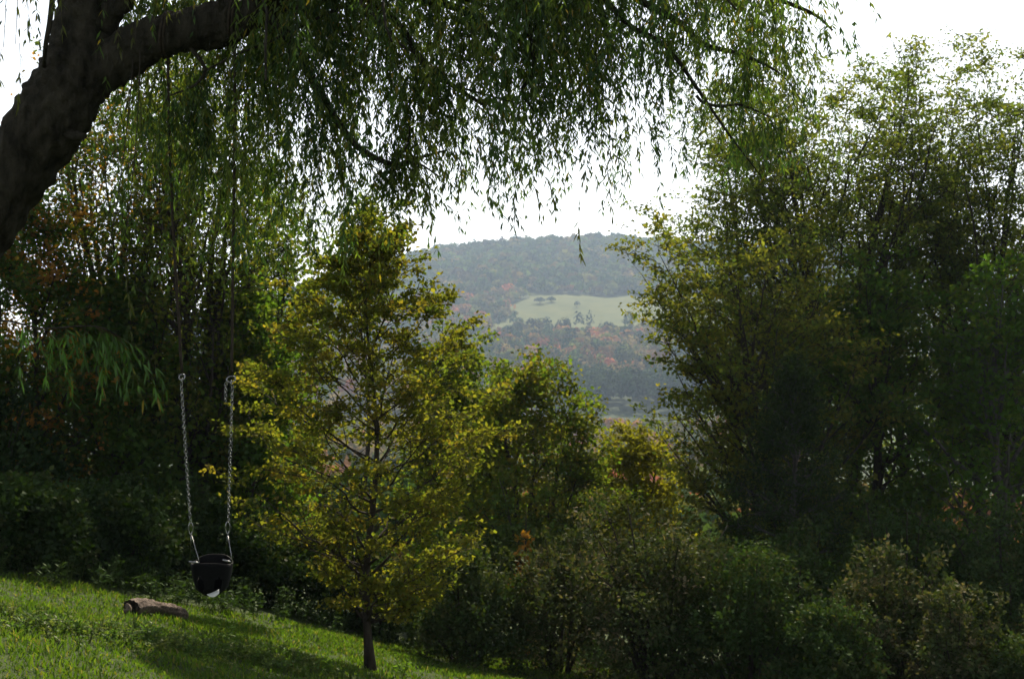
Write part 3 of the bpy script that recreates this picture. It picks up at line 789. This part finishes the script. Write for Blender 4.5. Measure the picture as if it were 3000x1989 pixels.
for (ax_, ay_, d, bx_, by_, nst) in SPRAYS:
    lm = MB()
    a, b = P(ax_, ay_, d), P(bx_, by_, d)
    L = a[2] - b[2]
    for q in range(nst):
        s0 = a + rng.normal(0, .03, 3)
        pth = strand(lm, s0, L * (1 if q == 0 else rng.uniform(.55, .95)), ((b - a)[0] / L + rng.normal(0, .05), rng.normal(0, .05)), step=.03, lw=(.085, .0145), colr=(.075, .085, .022), fine=True)
        tubes(lm, pth, np.linspace(.0025, .001, len(pth)), 3, col=(.06, .045, .02), cap=False)
    lm.build("hanging_spray", M_WILLOW, willow, WB)
# the long sprays that carry the ones not rooted on a branch
for (a, b) in (((40, -420, 10.2), (45, 130, 10.3)), ((60, -420, 10.2), (60, -40, 10.3)), ((10, -400, 10.2), (10, 140, 10.3)), ((410, 150, 10.7), (365, 700, 10.2)), ((390, 170, 10.7), (310, 780, 10.2)), ((1740, 60, 11.2), (1740, 460, 11.0))):
    mb = MB(); tubes(mb, bez(P(*a), (P(*a) + P(*b)) / 2 + np.array((.05, 0, 0)), P(*b), 10), np.linspace(.004, .0022, 10), 4, col=(.05, .04, .02))
    mb.build("hanging_stem", M_TWIG, willow, WB)
# low sprig reaching in from the left, lit from behind
low_rows = [(-330, 1130, 10.8, 8), (-150, 985, 10.2, 5), (0, 940, 9.7, 3.5), (120, 962, 9.5, 2.5), (240, 955, 9.4, 2), (300, 960, 9.4, 1.6), (345, 985, 9.4, 1)]
pl, _ = wlimb(low_rows, 30, 5, "low_branch", 0, 30.0, M_TWIG)
lm = MB()
for i in np.concatenate([rng.integers(9, 29, 30), [22, 24, 26, 27, 28, 28]]):
    p0 = pl[i]
    L = rng.uniform(.1, .5) * (1.2 if i > 20 else .8)
    pth = strand(lm, p0, L, (rng.uniform(-.2, .8), rng.normal(0, .2)), step=.026, lw=(.10, .014), colr=np.array((.06, .125, .028)) * rng.uniform(.6, 1.25), fine=True)
    tubes(lm, pth, np.linspace(.002, .001, len(pth)), 3, col=(.07, .05, .02), cap=False)
pth = strand(lm, pl[17], .75, (.05, 0), step=.05, lw=(.1, .014), colr=(.05, .11, .025))
tag(lm.build("low_sprig", M_WILLOW, willow, WB), "low sprig of bright green leaves reaching in below the trunk", kind="stuff")

# ------------------------------------------------------------------ swing
DS = 10.9
S0 = P(622, 1740, DS)
swing = tag(empty("toddler_swing", S0), "black bucket swing hanging by ropes and steel chains from the willow limb", "swing")
def swing_part(name, mb, mat, parent=None, smooth=True):
    return mb.build(name, mat, parent or swing, S0, smooth=smooth)
def ring(mb, c, u, v, ru, rv, r, n=20, s=8):
    a = np.linspace(0, 2 * np.pi, n, endpoint=False)
    c = np.asarray(c, float); u = nrm(np.asarray(u, float)); v = nrm(np.asarray(v, float))
    w = np.cross(u, v)
    cen = c + np.cos(a)[:, None] * u * ru + np.sin(a)[:, None] * v * rv
    on = nrm(np.cos(a)[:, None] * u * rv + np.sin(a)[:, None] * v * ru)
    b = np.linspace(0, 2 * np.pi, s, endpoint=False)
    vv = cen[:, None] + r * (np.cos(b)[None, :, None] * on[:, None] + np.sin(b)[None, :, None] * w)
    i = np.arange(n * s).reshape(n, s)
    j = np.roll(i, -1, 0)
    mb.add(vv.reshape(-1, 3), q=np.stack([i, j, np.roll(j, -1, 1), np.roll(i, -1, 1)], -1).reshape(-1, 4))

limb_px = main_pts[:, 0] / main_pts[:, 1] * F + 1500
def limb_at(px):
    i = int(np.argmin(np.abs(limb_px - px)))
    return main_pts[i]
for (rows, lx) in (([(492, 172, 10.9), (496, 400, 10.9), (510, 720, 10.9), (533, 1092, 10.9)], 492), ([(688, 128, 10.9), (686, 500, 10.9), (682, 800, 10.9), (679, 1092, 10.9)], 688)):
    p = smooth_path(rows, 30)
    pts = np.stack([P(*q) for q in p])
    c = limb_at(lx)
    pts[0, 1] = c[1]
    rr_ = .175
    mb = MB(); tubes(mb, pts, np.full(30, .011), 8, bumpy=lambda t, th: 1 + .12 * np.sin(th * 3 + t * 240))
    for dx in (-.013, .013):                                     # two turns round the limb
        ring(mb, c + np.array((dx, 0, 0)), (0, 1, 0), (.12, 0, 1), rr_, rr_, .011, 28, 6)
    k = pts[1] * .9 + pts[0] * .1
    ring(mb, pts[0] + np.array((0, 0, -.03)), (1, 0, 0), (0, 1, 0), .014, .014, .012, 10, 6)
    swing_part("rope", mb, M_ROPE)
# snap hooks
for (x, y, w) in ((533, 1097, .022), (677, 1103, .034)):
    mb = MB()
    ring(mb, P(x, y + 8, DS), (1, 0, .1), (0, .25, 1), w, .024, .005, 24, 8)
    ring(mb, P(x, y + 20, DS), (0, 1, 0), (.1, 0, 1), .012, .02, .005, 16, 8)
    swing_part("snap_hook", mb, M_STEEL)
def chain(a, b, n, twist):
    mb = MB()
    a, b = P(*a), P(*b)
    ax = nrm(b - a); L = np.linalg.norm(b - a)
    s1 = nrm(np.cross(ax, (0, 1, 0))); s2 = np.cross(ax, s1)
    for i in range(n):
        c = a + ax * L * (i + .5) / n
        th = twist + (math.pi / 2 if i % 2 else 0) + i * .03
        u = s1 * math.cos(th) + s2 * math.sin(th)
        ring(mb, c, u, ax, .012, L / n * .5 + .006, .0020, 14, 6)
    return mb
swing_part("chain", chain((531, 1125, DS), (558, 1532, DS), 44, .7), M_STEEL)
swing_part("chain", chain((681, 1128, DS), (669, 1530, DS), 44, .75), M_STEEL)
swing_part("chain_end", chain((662, 1122, DS + .02), (661, 1176, DS + .02), 6, .3), M_STEEL)
for (x, y, dx) in ((559, 1548, .0), (667, 1546, .0)):
    mb = MB(); ring(mb, P(x, y, DS), (1, .3, 0), (0, 0, 1), .016, .045, .005, 24, 8); swing_part("quick_link", mb, M_STEEL)
# hanger wires from each link down to the bucket's rim
rim_z = P(0, 1650, DS)[2]
def wire(pts, r=.003):
    mb = MB(); tubes(mb, np.array(pts), np.full(len(pts), r), 6); return mb
TL, TR = P(560, 1564, DS), P(667, 1562, DS)
lf, lb = P(586, 1652, DS - .11), P(556, 1652, DS + .11)
rf, rb = P(681, 1648, DS - .11), P(660, 1648, DS + .11)
swing_part("hanger_wire", wire([TL, (TL + lf) / 2, lf]), M_STEEL); swing_part("hanger_wire", wire([TL, (TL + lb) / 2, lb]), M_STEEL)
swing_part("hanger_wire", wire([TR, (TR + rf) / 2, rf]), M_STEEL); swing_part("hanger_wire", wire([TR, (TR + rb) / 2, rb]), M_STEEL)
# bucket: a rounded open shell with two leg openings towards the lawn
def bucket():
    mb = MB(); ns_, nv = 40, 14
    cx = P(621, 1700, DS)[0]
    zt, zb_ = rim_z, P(0, 1742, DS)[2]
    th = np.linspace(0, 2 * np.pi, ns_, endpoint=False)
    grid = []
    for off in (0, .009):
        for k in range(nv):
            t = k / (nv - 1)
            w = (.155 - .055 * t ** 1.5 - .05 * max(0, t - .8) * 5) - off
            dp = (.125 - .03 * t - .045 * max(0, t - .8) * 5) - off
            ex = .62
            x = cx + w * np.sign(np.cos(th)) * np.abs(np.cos(th)) ** ex
            y = DS + dp * np.sign(np.sin(th)) * np.abs(np.sin(th)) ** ex
            zr = zt + .055 * np.maximum(np.sin(th), 0) ** 2 * (1 - t) + .02 * np.maximum(-np.sin(th), 0) ** 2 * (1 - t)
            z = zr + (zb_ - zr) * t + (off if k == nv - 1 else 0)
            grid.append(np.stack([x, y, z], -1))
    g = np.array(grid).reshape(2, nv, ns_, 3)
    ii = np.arange(2 * nv * ns_).reshape(2, nv, ns_)
    hole = np.zeros((nv - 1, ns_), bool)
    for k in range(nv - 1):
        for s in range(ns_):
            a = (s + .5) / ns_ * 2 * np.pi
            for ca in (4.32, 5.10):
                if ((a - ca) / .24) ** 2 + ((k + .5 - 8.2) / 2.9) ** 2 < 1: hole[k, s] = True
    q = []
    for L in (0, 1):
        for k in range(nv - 1):
            for s in range(ns_):
                if hole[k, s]: continue
                f = [ii[L, k, s], ii[L, k, (s + 1) % ns_], ii[L, k + 1, (s + 1) % ns_], ii[L, k + 1, s]]
                q.append(f if L else f[::-1])
    for k in range(nv - 1):
        for s in range(ns_):
            for (k2, s2, e) in ((k, (s + 1) % ns_, 'v'), (k + 1, s, 'h')):
                if k2 >= nv - 1: continue
                if hole[k, s] != hole[k2, s2]:
                    if e == 'v': p_ = [(k, (s + 1) % ns_), (k + 1, (s + 1) % ns_)]
                    else: p_ = [(k + 1, s), (k + 1, (s + 1) % ns_)]
                    q.append([ii[0][p_[0]], ii[0][p_[1]], ii[1][p_[1]], ii[1][p_[0]]])
    for s in range(ns_):
        s2 = (s + 1) % ns_
        q.append([ii[0, 0, s], ii[0, 0, s2], ii[1, 0, s2], ii[1, 0, s]])
    v = g.reshape(-1, 3)
    mb.add(v, q=np.array(q))
    for L in (0, 1):                                              # floor
        c = g[L, -1].mean(0); base = mb.n
        mb.add(np.vstack([g[L, -1], c]), t=[[s, (s + 1) % ns_, ns_] for s in range(ns_)])
    return mb
seat = swing_part("seat", bucket(), M_RUBBER)
mb = MB(); ring(mb, (P(621, 1700, DS)[0], DS, rim_z), (1, 0, 0), (0, 1, 0), .157, .127, .005, 40, 8); swing_part("rim", mb, M_RUBBER, seat)
for (x0, y0, x1, y1) in ((553, 1645, 583, 1648), (652, 1640, 676, 1645)):
    a, b = P(x0, y0, DS - .135), P(x1, y1, DS - .135)
    mb = MB(); tubes(mb, np.linspace(a, b, 4), np.array([.006, .0075, .0075, .006]), 8); swing_part("grip_bar", mb, M_STEEL)
# white crescent painted in for sunlight on the bucket's lower edge
M_SUNLIT = mat_leaf("painted_sunlight", .5, (1, 1, 1), .05, .4)
mb = MB()
n = 12; t = np.linspace(0, 1, n)
pxs = 606 + 36 * t
lo_ = 1740 + 11 * np.sin(np.pi * np.clip(t * .96 + .02, 0, 1)) ** .8 - 4 * t
up_ = 1741 - 15 * t ** 1.4
fr = np.stack([P(a, b, DS - .155) for a, b in zip(pxs, lo_)]); bk = np.stack([P(a, b, DS - .135) for a, b in zip(pxs, up_)])
V = np.concatenate([fr, bk, fr + [0, 0, .004], bk + [0, 0, .004]])
q = []
for i in range(n - 1):
    q += [[i, i + 1, n + i + 1, n + i], [2 * n + i, 3 * n + i, 3 * n + i + 1, 2 * n + i + 1], [i, 2 * n + i, 2 * n + i + 1, i + 1], [n + i, n + i + 1, 3 * n + i + 1, 3 * n + i]]
mb.add(V, q=np.array(q), c=(.88, .87, .86))
tag(swing_part("sunlit_edge", mb, M_SUNLIT, seat), "sunlit spot at the bottom of the bucket, drawn as a white crescent")

# ------------------------------------------------------------------ log
LB = hit(462, 1806)
la, lb_ = hit(385, 1800), hit(540, 1812)
la = la + np.array((0, 0, .075)); lb_ = lb_ + np.array((0, 0, .07))
log = tag(empty("fallen_log", LB), "weathered pinkish-brown hollow log lying on the lawn beyond the swing", "log")
tl = np.linspace(0, 1, 44)
lp = la + (lb_ - la) * tl[:, None] + np.stack([0 * tl, .03 * np.sin(tl * 5), .035 * np.sin(tl * 3.4 + .5)], -1)
lr = .10 - .008 * tl - .03 * np.clip((tl - .9) * 10, 0, 1) ** 2 + .012 * np.sin(tl * 9)
mb = MB(); tubes(mb, lp, lr * 1.0, 40, bumpy=lambda t, th: (1 - .22 * np.sin(th) ** 2) + .10 * np.sin(th * 2 + t * 5) + .07 * np.sin(t * 14 + th) + .06 * np.sin(th * 9 + 2 * np.sin(t * 9)) + .05 * np.sin(th * 17 + t * 11) + .03 * np.sin(t * 60 + th * 4), cap=False)
tubes(mb, lp[::-1][20:], (lr * .68)[::-1][20:], 18, bumpy=lambda t, th: 1 + .12 * np.sin(th * 4 + t * 5), cap=False)
# ragged ring joining shell and hollow at the open end
mb.build("shell", M_LOG, log, LB, smooth=True)
mb = MB(); tubes(mb, np.array([lp[-1] - (lb_ - la) * .01, lp[-1] + (lb_ - la) * .025, lp[-1] + (lb_ - la) * .04]), np.array([.06, .05, .012]), 16); mb.build("broken_end", M_LOG, log, LB, smooth=True)
mb = MB()
sl = np.stack([la + np.array((-.09 + .08 * np.sin(s * 2.4), -.10, -.10 + .17 * s)) for s in np.linspace(0, 1, 8)])
tubes(mb, sl, np.array([.02, .035, .04, .042, .04, .035, .028, .012]), 9, bumpy=lambda t, th: 1 + .2 * np.sin(th * 3 + t * 9)); mb.build("bark_flap", M_LOG, log, LB, smooth=True)
mb = MB()
s2 = np.linspace(0, 1, 8)
sl = la + np.array((-.02, -.12, -.085)) + (lb_ - la) * .5 * s2[:, None] + np.stack([0 * s2, .02 * np.sin(s2 * 6), -.02 * s2], -1)
tubes(mb, sl, np.array([.015, .025, .028, .028, .026, .024, .02, .008]), 8); mb.build("bark_strip", M_LOG, log, LB, smooth=True)

# ------------------------------------------------------------------ grass and weeds
def edge_y(x):      # far edge of the mown lawn
    return np.interp(x, [-8, -6, -4.3, -2.6, -1, .6, 3], [15.6, 16.2, 18.6, 21.3, 22.3, 22.3, 22])
mb = MB()
NB = 112000
xx = rng.uniform(-8.5, 2.6, NB); yy = 8.2 + 14.6 * rng.uniform(0, 1, NB) ** 1.15
vis = (yy < edge_y(xx) + .4) & (np.abs(xx) < yy * .40 + .4)
xx, yy = xx[vis], yy[vis]
zz = ground(xx, yy)
n = len(xx)
hgt = rng.uniform(.028, .07, n) * (1 + .5 * np.clip(wob(xx, yy, .9, 5), -.6, 1))
lean = rng.normal(0, .5, (n, 2))
wd = rng.uniform(.004, .0085, n) * (.7 + yy / 22)
az = rng.uniform(0, 2 * np.pi, n)
b0 = np.stack([xx, yy, zz - .005], -1)
sd_ = np.stack([np.cos(az), np.sin(az), 0 * az], -1) * wd[:, None]
tip = b0 + np.stack([lean[:, 0] * hgt, lean[:, 1] * hgt, hgt], -1)
mid = b0 + np.stack([lean[:, 0] * hgt * .25, lean[:, 1] * hgt * .25, hgt * .6], -1)
col = pick([(.065, .12, .015, 5), (.09, .135, .02, 3), (.05, .10, .014, 3), (.14, .135, .045, .9)], n) * rng.uniform(.75, 1.25, (n, 1)) * (1 + .18 * wob(xx, yy, 1.1, 8))[:, None]
v = np.stack([b0 - sd_, b0 + sd_, mid + sd_ * .8, mid - sd_ * .8, tip], 1).reshape(-1, 3)
i = np.arange(n)[:, None] * 5
mb.add(v, q=i + np.array([[0, 1, 2, 3]]), t=i + np.array([[3, 2, 4]]), c=np.repeat(col, 5, 0))
tag(mb.build("grass", M_GRASS), "short green grass covering the sloping lawn", "grass", kind="stuff")

# band of taller weeds running down across the lawn
wp = np.stack([hit(a, b) for a, b in ((-60, 1835), (150, 1850), (330, 1868), (480, 1900), (640, 1915), (800, 1948), (960, 1972))])
def weed(mb, b, H, n, spread, lf, colr):
    az = rng.uniform(0, 2 * np.pi, n); t = rng.uniform(.15, 1, n)
    ph = rng.uniform(0, 2 * np.pi, 4)
    st = rng.integers(0, 4, n)
    sx = np.cos(ph[st]) * spread * t * .8; sy = np.sin(ph[st]) * spread * t * .8
    pos = b + np.stack([sx, sy, t * H], -1)
    out = np.stack([np.cos(az), np.sin(az), rng.uniform(-.3, .9, n)], -1)
    leaves(mb, pos, out, nrm(rng.normal(0, .4, (n, 3)) + np.array((0, 0, 1))), lf[0] * rng.uniform(.6, 1.2, n), lf[1] * rng.uniform(.6, 1.2, n), np.asarray(colr) * rng.uniform(.7, 1.35, (n, 1)))
    for k in range(4):
        e = b + np.array((math.cos(ph[k]) * spread * .8, math.sin(ph[k]) * spread * .8, H))
        tubes(mb, np.array([b, (b + e) / 2 + [0, 0, .02], e]), np.array([.004, .003, .0015]), 3, col=(.07, .10, .03), cap=False)
mb = MB()
for j in range(300):
    s = rng.uniform(0, len(wp) - 1.001); k = int(s)
    c = wp[k] + (wp[k + 1] - wp[k]) * (s - k) + np.array((rng.normal(0, .22), rng.normal(0, .35), 0))
    c[2] = float(ground(c[0], c[1]))
    weed(mb, c, rng.uniform(.05, .17), 22, rng.uniform(.03, .09), (.05, .022), [(.09, .14, .03), (.06, .115, .025), (.12, .15, .05)][j % 3])
tag(mb.build("weeds", M_GRASS), "band of taller leafy weeds crossing the lawn", "weeds", kind="stuff")
for (px, py, h, lab) in ((655, 1905, .26, "tallest bright weed in the weed band below the swing"), (430, 1890, .2, "leafy weed left of the tallest one in the weed band"),
                         (790, 1940, .17, "low leafy weed at the lower end of the weed band"), (960, 1980, .16, "weed tuft at the photograph's bottom edge left of the young tree's trunk"),
                         (1180, 1984, .2, "weed tuft at the photograph's bottom edge right of the young tree's trunk"), (240, 1868, .15, "leafy weed near the left end of the weed band")):
    b = hit(px, py)
    mb = MB(); weed(mb, b, h, 70, h * .5, (.075, .026), (.09, .16, .03))
    w = mb.build("weed_plant", M_GRASS, None, b)
    tag(w, lab, "weed", "tall weeds in the lawn")

# rough herbs along the foot of the thickets
mb = MB()
for j in range(420):
    x = rng.uniform(-8, 2.4); y = float(edge_y(x)) + rng.uniform(-.5, 2.2)
    c = np.array((x, y, float(ground(x, y))))
    weed(mb, c, rng.uniform(.12, .45), 26, rng.uniform(.08, .25), (.085, .035), [(.03, .06, .015), (.045, .08, .018), (.035, .06, .02)][j % 3])
tag(mb.build("undergrowth", M_SHRUB), "dark low undergrowth along the foot of the thickets", "undergrowth", kind="stuff")

# ------------------------------------------------------------------ haze
mh = bpy.data.materials.new("haze_air"); mh.use_nodes = True
nt = mh.node_tree; nt.nodes.clear()
pv = nt.nodes.new("ShaderNodeVolumePrincipled")
pv.inputs["Color"].default_value = (.60, .76, 1.0, 1)
pv.inputs["Density"].default_value = .00016
pv.inputs["Anisotropy"].default_value = .2
ho = nt.nodes.new("ShaderNodeOutputMaterial"); nt.links.new(pv.outputs[0], ho.inputs["Volume"])
mb = MB()
x0, x1, y0, y1, z0, z1 = -2450, 2450, -140, 2580, -60, 172
mb.add([(x0, y0, z0), (x1, y0, z0), (x1, y1, z0), (x0, y1, z0), (x0, y0, z1), (x1, y0, z1), (x1, y1, z1), (x0, y1, z1)],
       q=[[3, 2, 1, 0], [4, 5, 6, 7], [0, 1, 5, 4], [1, 2, 6, 5], [2, 3, 7, 6], [3, 0, 4, 7]])
tag(mb.build("haze", mh), "pale blue haze in the valley air", kind="stuff")

print("TRIS", sum(len(o.data.loops) - 2 * len(o.data.polygons) for o in bpy.data.objects if o.type == 'MESH'), "OBJ", len(bpy.data.objects), "WOOD", len(w_ob.data.polygons), "WILLOW", crown.n // 4)
